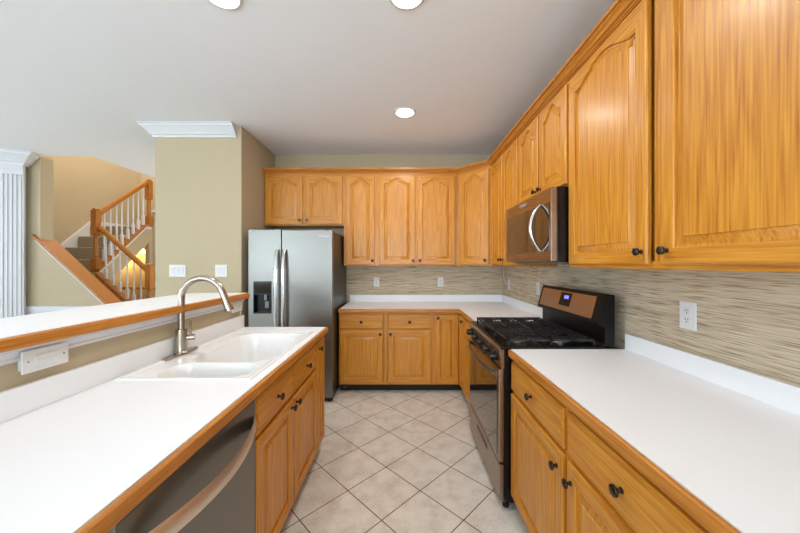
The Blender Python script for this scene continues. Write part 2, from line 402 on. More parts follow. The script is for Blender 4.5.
def cabinet(kind, label, loc, rotz, W, z0, z1, depth, doors=(), drawers=(), kick=True, mullions=(), group=None, rails=(), body_top=None):
    """local x along the front, front face frame at y=0, doors stand proud to -y; loc.z = 0"""
    t = thing(kind, label, 'cabinet', loc, rotz, group)
    b = BM()
    if body_top is None: box(b, 0, W, .019, depth, z0, z1)
    else: prism(b, [(0, z0), (W, z0), (W, z1), (W-.019, z1), (W-.019, body_top), (.019, body_top), (.019, z1), (0, z1)], 'Y', .019, depth)
    obj('cabinet_body', b, OZ, t, False)
    b = BM(); f = .03
    box(b, 0, f, 0, .019, z0, z1); box(b, W-f, W, 0, .019, z0, z1)
    for m in mullions: box(b, m-f/2, m+f/2, 0, .019, z0+f, z1-f)
    box(b, f, W-f, 0, .019, z0, z0+f, 1); box(b, f, W-f, 0, .019, z1-f, z1, 1)
    for r in rails: box(b, f, W-f, .0005, .0185, r-f/2, r+f/2, 1)
    obj('face_frame', b, [OZ, OX], t, False)
    for (a, c, zl, zh, arch, kn) in doors:
        d = obj('door', door_bm(a, c, zl, zh, arch, y=-.0005), [OZ, OX], t)
        if kn: knob(d, kn[0], kn[1])
    for (a, c, zl, zh) in drawers:
        d = obj('drawer', drawer_bm(a, c, zl, zh), OX, t); knob(d, (a+c)/2, (zl+zh)/2)
    if kick:
        b = BM(); box(b, 0, W, .075, .095, 0, z0); box(b, 0, .019, .095, depth, 0, z0); box(b, W-.019, W, .095, depth, 0, z0)
        obj('toe_kick', b, KICK, t, False)
    return t
ZB0, ZB1 = .09, .872
G1 = None
# back run base cabinets (front frame at Y=3.365)
cabinet('base_cabinet', 'two-drawer two-door oak base cabinet beside the refrigerator', (-.69, 3.365, 0), 0, 1.015, ZB0, ZB1, YB-3.365,
        doors=[(.012, .475, .105, .672, 0, (.448, .64)), (.53, .99, .105, .672, 0, (.557, .64))],
        drawers=[(.012, .475, .692, .848), (.53, .99, .692, .848)], mullions=[.5025], rails=[.682])
t = thing('corner_cabinet', 'oak corner base cabinet with two full-height leaves meeting at the inside corner', 'cabinet', (0, 0, 0))
b = BM(); prism(b, [(.326, 3.384), (.637, 3.384), (.637, 3.061), (XR, 3.061), (XR, YB), (.326, YB)], 'Z', ZB0, ZB1); obj('cabinet_body', b, OZ, t, False)
b = BM(); box(b, .326, .618, 3.365, 3.384, ZB0, ZB1); box(b, .618, .637, 3.061, 3.384, ZB0, ZB1); obj('face_frame', b, OZ, t, False)
d = obj('door', door_bm(.345, .595, .105, .848, 0, y=0), [OZ, OX], t); d.location = (0, 3.3645, 0); knob(d, .372, .815)
d = obj('door', door_bm(.03, .285, .105, .848, 0, y=0), [OZ, OX], t); d.location = (.6175, 3.365, 0); d.rotation_euler = (0, 0, -PI/2); knob(d, .255, .815)
b = BM(); box(b, .326, .71, 3.44, 3.46, 0, ZB0); box(b, .69, .71, 3.061, 3.44, 0, ZB0); obj('toe_kick', b, KICK, t, False)
cabinet('base_cabinet', 'narrow oak base cabinet between the corner cabinet and the gas range', (.618, 3.06, 0), -PI/2, .51, ZB0, ZB1, XR-.618,
        doors=[(.02, .49, .105, .672, 0, (.465, .64))], drawers=[(.02, .49, .692, .848)], rails=[.682])
# right near run
cabinet('base_cabinet', 'oak base cabinet with one drawer and one door right beside the gas range', (.618, 1.748, 0), -PI/2, .59, ZB0, ZB1, XR-.618,
        doors=[(.012, .572, .105, .672, 0, (.535, .607))], drawers=[(.012, .572, .692, .848)], rails=[.682])
cabinet('base_cabinet', 'nearest oak base cabinet on the right with a wide drawer over its door', (.618, 1.157, 0), -PI/2, .61, ZB0, ZB1, XR-.618,
        doors=[(.012, .595, .105, .672, 0, (.045, .607))], drawers=[(.012, .595, .692, .848)], rails=[.682])
# peninsula (front frame at X=-.605, facing +X)
cabinet('sink_cabinet', 'oak sink base cabinet with two drawer fronts and two doors next to the dishwasher', (-.605, 1.243, 0), PI/2, .895, ZB0, ZB1, .6,
        doors=[(.012, .425, .105, .672, 0, (.395, .635)), (.437, .882, .105, .672, 0, (.467, .635))],
        drawers=[(.012, .425, .692, .848), (.437, .882, .692, .848)], mullions=[.431], rails=[.682], body_top=.66)
cabinet('base_cabinet', 'slim oak cabinet with one full-height door at the far end of the peninsula', (-.605, 2.139, 0), PI/2, .205, ZB0, ZB1, .6,
        doors=[(.012, .193, .105, .848, 0, (.035, .80))])
# wall cabinets
ZW0, ZW1 = 1.37, 2.44; FB = 3.64
cabinet('wall_cabinet', 'short two-door oak wall cabinet above the refrigerator', (-1.615, FB, 0), 0, .925, 1.838, ZW1, YB-FB,
        doors=[(.012, .448, 1.85, 2.42, 1, (.42, 1.895)), (.478, .91, 1.85, 2.42, 1, (.506, 1.895))], kick=False, mullions=[.463])
cabinet('wall_cabinet', 'tall single-door oak wall cabinet just right of the refrigerator', (-.689, FB, 0), 0, .384, ZW0, ZW1, YB-FB,
        doors=[(.022, .362, 1.382, 2.42, 1, (.335, 1.43))], kick=False)
cabinet('wall_cabinet', 'tall two-door oak wall cabinet in the middle of the back wall', (-.304, FB, 0), 0, .93, ZW0, ZW1, YB-FB,
        doors=[(.025, .447, 1.382, 2.42, 1, (.42, 1.43)), (.472, .91, 1.382, 2.42, 1, (.5, 1.43))], kick=False, mullions=[.46])
t = thing('wall_cabinet', 'diagonal single-door oak wall cabinet set across the room corner', 'cabinet', (.650, FB, 0), -PI/4)
c45 = math.sqrt(.5)
def loc45(X, Y):
    dx, dy = X-.650, Y-FB; return (dx*c45-dy*c45, dx*c45+dy*c45)
b = BM(); L45 = .3 / c45
pl = [(0, .019), (L45, .019), loc45(1.255, 3.34), loc45(1.255, 3.945), loc45(.628, 3.945), loc45(.628, 3.66)]
prism(b, pl, 'Z', ZW0, ZW1); obj('cabinet_body', b, OZ, t, False)
b = BM(); box(b, .0, .04, 0, .0185, ZW0, ZW1); box(b, L45-.04, L45, 0, .0185, ZW0, ZW1); box(b, .04, L45-.04, 0, .0185, ZW0, ZW0+.03, 1); box(b, .04, L45-.04, 0, .0185, ZW1-.03, ZW1, 1)
obj('face_frame', b, [OZ, OX], t, False)
d = obj('door', door_bm(.028, L45-.028, 1.382, 2.42, 1, y=-.0005), [OZ, OX], t); knob(d, L45-.06, 1.43)
FR = .95
cabinet('wall_cabinet', 'two-door oak wall cabinet between the corner unit and the microwave', (FR, 3.338, 0), -PI/2, .796, ZW0, ZW1, XR-FR,
        doors=[(.015, .385, 1.382, 2.42, 1, (.355, 1.43)), (.41, .782, 1.382, 2.42, 1, (.44, 1.43))], kick=False, mullions=[.398])
cabinet('wall_cabinet', 'short two-door oak wall cabinet directly above the microwave', (FR, 2.541, 0), -PI/2, .770, 1.836, ZW1, XR-FR,
        doors=[(.02, .378, 1.85, 2.42, 1, (.350, 1.895)), (.402, .755, 1.85, 2.42, 1, (.430, 1.895))], kick=False, mullions=[.390])
cabinet('wall_cabinet', 'largest oak wall cabinet, nearest the camera on the right beside the microwave', (FR, 1.770, 0), -PI/2, 1.225, ZW0, ZW1, XR-FR,
        doors=[(.012, .578, 1.388, 2.42, 1, (.552, 1.438)), (.637, 1.205, 1.388, 2.42, 1, (.669, 1.438))], kick=False, mullions=[.6075])
# oak crown running along all wall cabinets
CC = [(-.02, 0), (.006, 0), (.006, .008), (.012, .008), (.012, .014), (.024, .018), (.032, .028), (.044, .036), (.044, .042), (.056, .042), (.056, .057), (-.02, .057)]
b = BM(); mould(b, [(-1.615, FB, 2.441), (.650, FB, 2.441), (FR, FB-.3, 2.441), (FR, .545, 2.441)], CC, mi=[0, 0, 1])
tag(obj('crown_moulding', b, [EX, EY], None, False), 'long oak crown moulding running along the tops of all the wall cabinets', 'moulding')

# ------------------------------------------------------------------ countertops
ZT = .914; ZL = .874
t = thing('countertop', 'white L-shaped countertop with oak edge in the far corner past the range', 'countertop')
b = BM(); prism(b, [(-.672, 3.33), (.606, 3.33), (.606, 2.548), (XR-.001, 2.548), (XR-.001, YB-.001), (-.672, YB-.001)], 'Z', ZL, ZT); obj('worktop', b, LAM, t, False)
b = BM(); box(b, -.672, XR-.001, YB-.02, YB-.001, ZT, 1.002, 0, .002); box(b, XR-.02, XR-.001, 2.548, YB-.02, ZT, 1.002, 0, .002); obj('backsplash_lip', b, LAM, t)
b = BM(); box(b, -.69, .60, 3.309, 3.33, ZL, ZT-.001, 0, .006, 3); box(b, -.69, -.672, 3.33, YB-.001, ZL, ZT-.001, 0, .004); obj('wood_edge', b, EX, t)
b = BM(); box(b, .588, .606, 2.548, 3.312, ZL, ZT-.0015, 0, .006, 3); obj('wood_edge', b, EY, t)
t = thing('countertop', 'white countertop with oak edge on the right in front of the wallpaper, nearest the camera', 'countertop')
b = BM(); box(b, .604, XR-.001, -.2, 1.745, ZL, ZT); obj('worktop', b, LAM, t, False)
b = BM(); box(b, XR-.02, XR-.001, -.2, 1.745, ZT, 1.002, 0, .002); obj('backsplash_lip', b, LAM, t)
b = BM(); box(b, .586, .604, -.2, 1.745, ZL, ZT-.001, 0, .006, 3); obj('wood_edge', b, EY, t)
# peninsula counter, opening for the sink
SX0, SX1, SY0, SY1 = -1.185, -.622, 1.272, 2.19
t = thing('countertop', 'white peninsula countertop with oak edge surrounding the sink', 'countertop')
b = BM(); PX0, PX1, PY0, PY1 = -1.219, -.585, -.2, 2.36; m_ = .012

oc = [(PX0, PY0), (PX1, PY0), (PX1, PY1), (PX0, PY1)]; ic = [(SX0+m_, SY0+m_), (SX1-m_, SY0+m_), (SX1-m_, SY1-m_), (SX0+m_, SY1-m_)]
lo_, li_, ho_, hi_ = [[b.verts.new((x, y, z)) for x, y in q] for q, z in ((oc, ZL), (ic, ZL), (oc, ZT), (ic, ZT))]
for i in range(4):
    j = (i+1) % 4
    for q in ((lo_[i], li_[i], li_[j], lo_[j]), (ho_[i], ho_[j], hi_[j], hi_[i]), (lo_[i], lo_[j], ho_[j], ho_[i]), (li_[i], hi_[i], hi_[j], li_[j])): b.faces.new(q)
obj('worktop', b, LAM, t, False)
b = BM(); box(b, -1.219, -1.20, PY0, 2.36, ZT, 1.004, 0, .002); obj('backsplash_lip', b, LAM, t)
b = BM(); box(b, -.585, -.564, PY0, 2.362, ZL, ZT-.001, 0, .006, 3); obj('wood_edge', b, EY, t)
# pony wall, raised bar ledge
b = BM(); box(b, -1.34, -1.22, -.2, 2.335, 0, 1.134); struct('wall_pony', b, PAINT)
b = BM(); TR = [(0, 0), (.008, .001), (.012, .012), (.010, .016), (.018, .030), (.022, .036), (.022, .052), (0, .052)]
mould(b, [(-1.2195, -.2, 1.082), (-1.2195, 2.3355, 1.082), (-1.3405, 2.3355, 1.082), (-1.3405, -.2, 1.082)], TR, 1); struct('trim_6', b, WHITE, True)
t = thing('bar_ledge', 'raised white bar ledge with oak edge on top of the low wall behind the sink', 'ledge')
b = BM(); r = .10; pts = [(-1.172, -.2), (-1.172, 2.345)]
for k in range(9):
    a = PI/2*k/8; pts.append((-1.60+r-r*math.sin(a), 2.345-r+r*math.cos(a)))
pts.append((-1.60, -.2))
prism(b, pts, 'Z', 1.1345, 1.174); obj('ledge_top', b, LAM, t, False)
b = BM(); box(b, -1.172, -1.150, -.2, 2.347, 1.1345, 1.1735, 0, .006, 3); obj('wood_edge', b, EY, t)

# ------------------------------------------------------------------ sink and faucet
def sstep(a, c, x):
    x = min(1, max(0, (x-a)/(c-a))); return x*x*(3-2*x)
def rrect(x, y, x0, x1, y0, y1, r):
    dx = max(x0+r-x, x-(x1-r), 0); dy = max(y0+r-y, y-(y1-r), 0)
    if dx > 0 or dy > 0:
        if x < x0+r or x > x1-r or y < y0+r or y > y1-r: return r-math.hypot(dx, dy)
    return min(x-x0, x1-x, y-y0, y1-y)
def skz(x, y):
    z = ZT+.006*sstep(0, .007, min(x-SX0, SX1-x, y-SY0, SY1-y))
    z -= .004*sstep(.02, .028, min(x-SX0, SX1-x, y-SY0, SY1-y))
    dA = rrect(x, y, -1.065, -.665, 1.515, 2.125, .09); dB = rrect(x, y, -1.06, -.672, 1.310, 1.485, .07)
    z -= .185*sstep(-.006, .035, dA); z -= .145*sstep(-.006, .035, dB)
    return z
b = BM(); nx, ny = 120, 190; g = []
for i in range(nx+1):
    g.append([b.verts.new((SX0+(SX1-SX0)*i/nx, SY0+(SY1-SY0)*j/ny, 0)) for j in range(ny+1)])
for row in g:
    for v in row: v.co.z = skz(v.co.x, v.co.y)
for i in range(nx):
    for j in range(ny): b.faces.new((g[i][j], g[i+1][j], g[i+1][j+1], g[i][j+1]))
t = thing('sink', 'white double-bowl sink set into the peninsula countertop', 'sink', (0, 0, 0))
o = obj('basin', b, SINKM, t)
md = o.modifiers.new('thickness', 'SOLIDIFY'); md.thickness = .005; md.offset = -1
for cx, cy, cz in ((-.86, 1.82, .733), (-.86, 1.40, .773)):
    b = BM(); lathe(b, [(.042, 0), (.043, .002), (.036, .003), (.030, .0015), (.008, .0015), (.006, .006), (.002, .007)], (cx, cy, cz-.0025), 'Z', 24); obj('drain', b, NICKEL, t)

t = thing('faucet', 'brushed nickel gooseneck pull-down faucet standing behind the sink', 'faucet', (-1.166, 1.640, ZT+.0025))
b = BM(); n = 40
ol = []
for k in range(n):
    a = 2*PI*k/n; ol.append((.027*math.copysign(abs(math.cos(a))**.8, math.cos(a)), .128*math.copysign(abs(math.sin(a))**.9, math.sin(a))))
lo = [b.verts.new((x, y, 0)) for x, y in ol]; mi = [b.verts.new((x, y, .007)) for x, y in ol]; hi = [b.verts.new((x*.8, y*.94, .0105)) for x, y in ol]
for r1, r2 in ((lo, mi), (mi, hi)):
    for k in range(n): b.faces.new((r1[k], r1[(k+1) % n], r2[(k+1) % n], r2[k]))
b.faces.new(hi); b.faces.new(lo[::-1]); obj('base_plate', b, NICKEL, t)
b = BM(); lathe(b, [(.031, .0105), (.031, .014), (.0285, .017), (.0285, .128), (.026, .132), (.017, .134)], (0, 0, 0), 'Z', 24); obj('faucet_body', b, NICKEL, t)
b = BM(); R = .112; path = [(0, 0, .13), (0, 0, .2), (0, 0, .287)]
for k in range(1, 19):
    a = PI*k/18*.88; path.append((R-R*math.cos(a), 0, .287+R*math.sin(a)))
lx, _, lz = path[-1]; a = PI*.88; dx, dz = math.sin(a), math.cos(a)
path.append((lx+dx*.02, 0, lz+dz*.02)); tube(b, path, .0165, 16); obj('spout', b, NICKEL, t)
b = BM(); p0 = Vector((lx+dx*.018, 0, lz+dz*.018)); dr = Vector((dx, 0, dz)).normalized()
tube(b, [p0+dr*q for q in (0, .004, .006, .03, .06, .085, .09)], [.0170, .0175, .0180, .0185, .0200, .0235, .022], 18); obj('spray_head', b, NICKEL, t)
b = BM(); dr = Vector((.9, .43, 0)).normalized()
tube(b, [dr*.02+Vector((0, 0, .085)), dr*.050+Vector((0, 0, .085)), dr*.052+Vector((0, 0, .085))], [.014, .014, .011], 14)
tube(b, [dr*.040+Vector((0, 0, .09)), dr*.042+Vector((0, 0, .13)), dr*.044+Vector((0, 0, .175))], [.0065, .0055, .0045], 10)
tube(b, [dr*.052+Vector((0, 0, .085)), dr*.060+Vector((0, 0, .085))], [.0165, .0165], 16); obj('lever', b, NICKEL, t)

# ------------------------------------------------------------------ dishwasher (faces +X)
t = thing('dishwasher', 'stainless steel dishwasher with bowed bar handle set in the peninsula', 'dishwasher', (-.585, .632, 0), PI/2)
W = .606
b = BM(); box(b, 0, W, .035, .59, .10, .868); obj('dishwasher_body', b, DKGREY, t, False)
b = BM(); box(b, .002, W-.002, 0, .034, .115, .858, 0, .004); obj('door', b, STEELX, t)
b = BM(); box(b, .004, W-.004, .002, .034, .8585, .868); obj('control_strip', b, BLACK, t, False)
b = BM(); box(b, 0, W, .06, .08, 0, .099); obj('toe_kick', b, KICK, t, False)
def bowed(bm, x0, x1, z, out, hh, th, n=24, sag=0):
    rings = []
    for k in range(n+1):
        u = k/n; x = x0+(x1-x0)*u; s = math.sin(PI*u)**.8; y = -out*s-.002; zz = z-sag*s
        rings.append([bm.verts.new((x, y+a*th, zz+c*hh/2)) for a, c in ((0, 1), (-.25, .8), (-.6, .3), (-.6, -.3), (-.25, -.8), (0, -1), (.4, -.8), (.4, .8))])
    m = len(rings[0])
    for a, c in zip(rings, rings[1:]):
        for i in range(m): bm.faces.new((a[i], a[(i+1) % m], c[(i+1) % m], c[i]))
    bm.faces.new(rings[0][::-1]); bm.faces.new(rings[-1])
b = BM(); bowed(b, .015, W-.015, .770, .066, .052, .010); obj('handle', b, steel('handle_steel_glint', (226, 212, 200), .42), t)  # bright reflection on the handle painted in as a lighter steel

# ------------------------------------------------------------------ refrigerator
FX0, FX1, FY = -1.545, -.705, 3.12
t = thing('refrigerator', 'stainless side-by-side refrigerator with dispenser at the end of the room', 'refrigerator', (FX0, FY, 0)); W = FX1-FX0; TZ = 1.732
b = BM(); box(b, .004, W-.004, .065, .79, .035, TZ-.012, 0, .004); obj('fridge_body', b, DKGREY, t)
sp = (281.3-403)*FY/312-FX0
dx0, dx1, dz0, dz1 = .048, .232, 1.39-49.6*FY/312, 1.39-17.3*FY/312
b = BM()   # freezer door with dispenser opening
for q in ((.0, dx0, .05, TZ), (dx1, sp-.004, .05, TZ), (dx0, dx1, .05, dz0), (dx0, dx1, dz1, TZ)):
    box(b, q[0], q[1], 0, .060, q[2], q[3])
bmesh.ops.remove_doubles(b, verts=b.verts, dist=1e-5)
fl = obj('door', b, STEELX, t, False, 'left freezer door with water dispenser')
b = BM(); box(b, dx0, dx1, .045, .058, dz0, dz1); box(b, dx0, dx1, .004, .045, dz0+.19, dz1, 0, .002); box(b, dx0, dx0+.006, .002, .045, dz0, dz0+.19); box(b, dx1-.006, dx1, .002, .045, dz0, dz0+.19); box(b, dx0+.006, dx1-.006, .003, .045, dz0, dz0+.012)
dp = obj('dispenser', b, BLACK, fl)
b = BM(); box(b, dx0+.10, dx0+.125, .018, .044, dz0+.13, dz0+.19, 0, .002); box(b, dx0+.10, dx0+.14, .036, .044, dz0+.05, dz0+.12, 0, .003); obj('paddle', b, plain('dispenser_paddle_grey', (120, 124, 128), .3), dp)
b = BM(); box(b, dx0+.012, dx1-.012, .0025, .004, dz0+.205, dz1-.012); obj('display', b, DARKGLASS, dp, False)
b = BM(); box(b, sp+.004, W, 0, .060, .05, TZ, 0, .006, 3); fr = obj('door', b, STEELX, t, True, 'right refrigerator door')
def vhandle(parent, x, sgn):
    b = BM(); n = 26; rings = []
    for k in range(n+1):
        u = k/n; z = .62+(1.535-.62)*u; s = min(1, math.sin(PI*u)*1.5)**.7; y = -.012-.045*s
        rings.append([b.verts.new((x+a*.0185, y+c*.011, z)) for a, c in ((-1, 0), (-.7, -.8), (0, -1.1), (.7, -.8), (1, 0), (.7, .8), (0, 1), (-.7, .8))])
    for a, c in zip(rings, rings[1:]):
        for i in range(8): b.faces.new((a[i], a[(i+1) % 8], c[(i+1) % 8], c[i]))
    b.faces.new(rings[0][::-1]); b.faces.new(rings[-1])
    obj('handle', b, STEELZ, parent)
vhandle(fl, sp-.038, 1); vhandle(fr, sp+.036, -1)
text('logo', 'Whirlpool', .026, LOGO, fr, Matrix.Translation((W-.085, -.0006, 1.668)) @ Matrix.Rotation(PI/2, 4, 'X'))
b = BM(); box(b, .01, W-.01, .02, .06, .012, .045); obj('base_grille', b, KICK, t, False)
for x in (.03, W-.045):
    b = BM(); lathe(b, [(.02, 0), (.02, .012), (.011, .014), (.011, .036)], (x, .05, 0), 'Z', 14); obj('foot', b, KICK, t)
for x in (.03, W-.09):
    b = BM(); box(b, x, x+.06, .02, .10, TZ+.0005, TZ+.012, 0, .004); obj('hinge_cover', b, DKGREY, t)

# ------------------------------------------------------------------ gas range (faces -X): local x 0..W runs toward the camera
t = thing('gas_range', 'freestanding stainless and black gas range between the countertops on the right', 'range', (.541, 2.540, 0), -PI/2)
W = .785; D = .65
b = BM(); box(b, .0, W, .03, D, .045, .905, 0, .003); obj('range_body', b, BLACK, t)
b = BM(); box(b, 0, W, 0.006, D-.07, .905, .926, 0, .006); obj('cooktop', b, BLACK, t)
b = BM(); prism(b, [(0.0, .905), (.006, .919), (.02, .9195), (.029, .905), (.029, .80), (.012, .80)], 'X', .002, W-.002)
cp = obj('control_panel', b, STEELB, t, False)
for k in range(5):
    x = .075+(W-.15)*k/4
    b = BM(); lathe(b, [(.029, 0), (.029, .008), (.025, .011), (.022, .034), (.020, .038), (.004, .039)], (x, .0055, .853), 'Y', 20)
    box(b, x-.003, x+.003, -.036, -.028, .853, .874)
    obj('knob', b, BLACK, t)
b = BM(); box(b, .004, W-.004, 0, .029, .268, .795, 0, .005); dr = obj('oven_door', b, STEELB, t)
b = BM(); box(b, .035, W-.035, -.003, .0005, .30, .715, 0, .0015); obj('oven_window', b, DARKGLASS, dr)
b = BM(); bowed(b, .035, W-.035, .762, .052, .028, .014); obj('handle', b, STEELX, dr)
b = BM(); box(b, .004, W-.004, 0.002, .029, .055, .258, 0, .005); dw = obj('storage_drawer', b, STEELB, t)
b = BM(); box(b, W*.33, W*.67, -.0005, .004, .19, .222, 0, .002); obj('pull_recess', b, BLACK, dw)
for x in (.04, W-.04):
    for y in (.05, D-.05):
        b = BM(); lathe(b, [(.018, 0), (.018, .012), (.009, .014), (.009, .046)], (x, y, 0), 'Z', 12); obj('foot', b, BLKMAT, t)
# backguard: riser, slanted console
b = BM(); prism(b, [(D-.07, .9265), (D, .9265), (D, 1.215), (D-.05, 1.222), (D-.095, 1.055), (D-.095, 1.045), (D-.055, 1.035), (D-.055, .94)], 'X', 0, W)
bg = obj('backguard', b, plain('satin_black', (9, 9, 10), .4, noise=.05, spec=.25), t, False)
ang = math.atan2(.045, .167)
def console(bm, x0, x1, s0, s1, lift, th):
    # panel lying on the slanted face; s is distance up the slope
    o = Vector((0, D-.095, 1.055)); up = Vector((0, math.sin(ang), math.cos(ang))); nn = Vector((0, -math.cos(ang), math.sin(ang)))
    v = []
    for x in (x0, x1):
        for s in (s0, s1):
            for h in (lift, lift+th): p = o+up*s+nn*h; v.append(bm.verts.new((x, p.y, p.z)))
    for q in ((0,1,3,2),(4,6,7,5),(0,4,5,1),(2,3,7,6),(0,2,6,4),(1,5,7,3)): bm.faces.new([v[i] for i in q])
b = BM(); console(b, .03, W-.07, .016, .150, 0.0002, .002); pn = obj('console_panel', b, steel('console_steel_lit', (190, 165, 140), .36), bg, False)  # lighter tan from the lighting is put into the panel colour
b = BM(); console(b, .32, .46, .050, .142, .0024, .0015); obj('display', b, BLACK, bg, False)
b = BM()
for k, x in enumerate((.375, .388, .405, .418)):
    console(b, x, x+.009, .100, .122, .0041, .0004)
obj('clock_digits', b, CLOCK, bg, False)
# grates and burners
GZ = .9265
def grate(x0, x1):
    b = BM(); y0, y1 = .055, D-.095; zt = GZ+.034; k = .0055
    def bar(xa, xb, ya, yb): box(b, min(xa, xb)-k*(xa == xb), max(xa, xb)+k*(xa == xb), min(ya, yb)-k*(ya == yb), max(ya, yb)+k*(ya == yb), zt-.012, zt)
    bar(x0+k, x0+k, y0, y1); bar(x1-k, x1-k, y0, y1); bar(x0, x1, y0+k, y0+k); bar(x0, x1, y1-k, y1-k)
    ym = (y0+y1)/2; bar(x0, x1, ym, ym); xm = (x0+x1)/2
    for yc in ((y0+ym)/2, (ym+y1)/2):
        bar(x0, xm-.03, yc, yc); bar(xm+.03, x1, yc, yc)
        bar(xm, xm, yc+.03, yc+.10); bar(xm, xm, yc-.10, yc-.03)
        bar(x0+.055, x0+.055, yc-.10, yc+.10); bar(x1-.055, x1-.055, yc-.10, yc+.10)
    for x in (x0+k, x1-k):
        for y in (y0+k, ym, y1-k): box(b, x-k, x+k, y-k, y+k, GZ, zt-.012)
    obj('grate', b, BLKMAT, t, False)
for i in range(3): grate(.02+i*(W-.04)/3+.001, .02+(i+1)*(W-.04)/3-.001)
for x, y, r in ((.14, .155, .045), (.14, .41, .036), (W/2, .29, .04), (W-.14, .155, .036), (W-.14, .41, .045)):
    b = BM(); lathe(b, [(r*1.2, 0), (r*1.15, .004), (r, .005), (r, .012), (r*.95, .013)], (x, y, GZ), 'Z', 24, 0)
    lathe(b, [(r*.8, .0135), (r*.82, .019), (r*.7, .021)], (x, y, GZ), 'Z', 24, 1)
    obj('burner', b, [plain('burner_ring_aluminium', (170, 168, 165), .35, .9), BLKMAT], t)

# ------------------------------------------------------------------ microwave (faces -X)
t = thing('microwave', 'stainless over-the-range microwave hanging under the short wall cabinet', 'microwave', (.841, 2.537, 0), -PI/2)
W = .765; z0, z1 = 1.402, 1.832
b = BM(); box(b, .0, W, .035, XR-.841-.002, z0, z1, 0, .003); obj('microwave_body', b, BLACK, t)
b = BM(); box(b, 0, W, 0, .034, z0+.004, z1-.003, 0, .0025, 2); dr = obj('door', b, STEELB, t)
b = BM(); box(b, .012, W-.018, -.0025, .0005, 1.463, 1.748, 0, .001); wn = obj('window', b, plain('door_glass_oak_reflection', (44, 30, 18), .06, noise=.02, coat=.6), dr)  # reflection of the cabinets painted in as brown glass
b = BM(); box(b, .05, W-.255, -.0035, -.0026, 1.49, 1.705); obj('window_screen', b, DARKGLASS, wn, False)
# lens-shaped pair of bowed handles
b = BM(); xh = W-.122
pth = []; 
for k in range(25):
    u = k/24; s = math.sin(PI*u); pth.append((xh-.0*s, -.006-.062*s**.8, 1.468+.28*u))
tube(b, pth, [.009+.003*math.sin(PI*k/24) for k in range(25)], 12); obj('handle', b, STEELZ, dr)
text('logo', 'Whirlpool', .03, LOGO, dr, Matrix.Translation((W*.45, -.0006, 1.800)) @ Matrix.Rotation(PI/2, 4, 'X'))
b = BM(); box(b, .03, W-.03, .06, .37, z0-.010, z0-.0005, 0, .002)
for k in range(2):
    for j in range(10): box(b, .10+k*.36+j*.022, .112+k*.36+j*.022, .10, .30, z0-.0115, z0-.0102, 1)
obj('vent_grille', b, [plain('vent_grey', (150, 150, 152), .35, .7), BLKMAT], t)

# ------------------------------------------------------------------ outlets and switches
def plate(label, cat, loc, rotz, w, h, kind, group=None, tilt=0):
    nm = {'outlet': 'power_outlet', 'wide': 'power_outlet', 'switch': 'light_switch'}[kind if kind in ('outlet', 'wide') else 'switch']
    t = thing(nm, label, cat, loc, rotz, group)
    b = BM(); box(b, -w/2, w/2, -.006, 0, -h/2, h/2, 0, .0025); obj('cover_plate', b, PLASTIC, t)
    if kind == 'outlet':
        for s in (-1, 1):
            b = BM(); lathe(b, [(.0165, .0055), (.0165, .0085), (.015, .0092)], (0, 0, s*.0195), 'Y', 20)
            r = obj('receptacle', b, PLASTIC, t)
            b = BM(); box(b, -.0075, -.0050, -.0097, -.0090, s*.0195-.001, s*.0195+.009); box(b, .0050, .0075, -.0097, -.0090, s*.0195-.001, s*.0195+.008)
            lathe(b, [(.003, .0090), (.003, .0097)], (0, 0, s*.0195-.008), 'Y', 8); obj('slots', b, SLOT, r)
    elif kind == 'wide':
        b = BM(); box(b, -.034, .034, -.0085, -.0055, -.017, .017, 0, .001); r = obj('receptacle', b, PLASTIC, t)
        b = BM()
        for s in (-1, 1):
            box(b, s*.02-.004, s*.02+.004, -.0092, -.0084, .004, .0062); box(b, s*.02-.004, s*.02+.004, -.0092, -.0084, -.0062, -.004)
        obj('slots', b, SLOT, r)
    else:
        n = kind
        for k in range(n):
            x = (k-(n-1)/2)*.046
            b = BM(); prism(b, [(-.0058, -.033), (-.0075, -.033), (-.0105, .033), (-.0058, .033)], 'X', x-.0165, x+.0165); obj('rocker', b, WHITE, t)
    return t
plate('white duplex outlet on the back wall nearer the refrigerator', 'outlet', (-.333, YB-.001, 1.162), 0, .072, .117, 'outlet')
plate('white duplex outlet on the back wall nearer the room corner', 'outlet', (.475, YB-.001, 1.162), 0, .072, .117, 'outlet')
plate('white duplex outlet on the right wall above the near countertop', 'outlet', (XR-.001, 1.375, 1.163), -PI/2, .08, .122, 'outlet')
plate('single white switch on the right wall just behind the range console', 'switch', (XR-.001, 2.90, 1.16), -PI/2, .072, .117, 1)
plate('small white outlet by the far corner with a cord plugged in', 'outlet', (XR-.001, 3.70, 1.15), -PI/2, .072, .117, 'outlet')
plate('triple white light switch on the beige partition', 'switch', (-1.62-.86+.145+.0, 3.126, 1.322), 0, .165, .122, 3).location.x = (177.8-403)*3.127/312
plate('double white light switch on the beige partition', 'switch', ((221.4-403)*3.127/312, 3.126, 1.322), 0, .12, .122, 2)
def longplate(label, y, z):
    t = thing('power_outlet', label, 'outlet', (-1.196, y, z), PI/2)
    b = BM(); box(b, -.068, .068, -.006, 0, -.036, .036, 0, .0025); box(b, -.055, .055, 0, .0235, -.028, .028); obj('cover_plate', b, PLASTIC, t)
    b = BM(); box(b, -.034, .034, -.0085, -.0055, -.017, .017, 0, .001); r = obj('receptacle', b, PLASTIC, t)
    b = BM()
    for s in (-1, 1):
        box(b, s*.02-.004, s*.02+.004, -.0092, -.0084, .004, .0062); box(b, s*.02-.004, s*.02+.004, -.0092, -.0084, -.0062, -.004)
        lathe(b, [(.002, .0055), (.002, .0066)], (s*.052, 0, 0), 'Y', 8)
    obj('slots', b, SLOT, r)
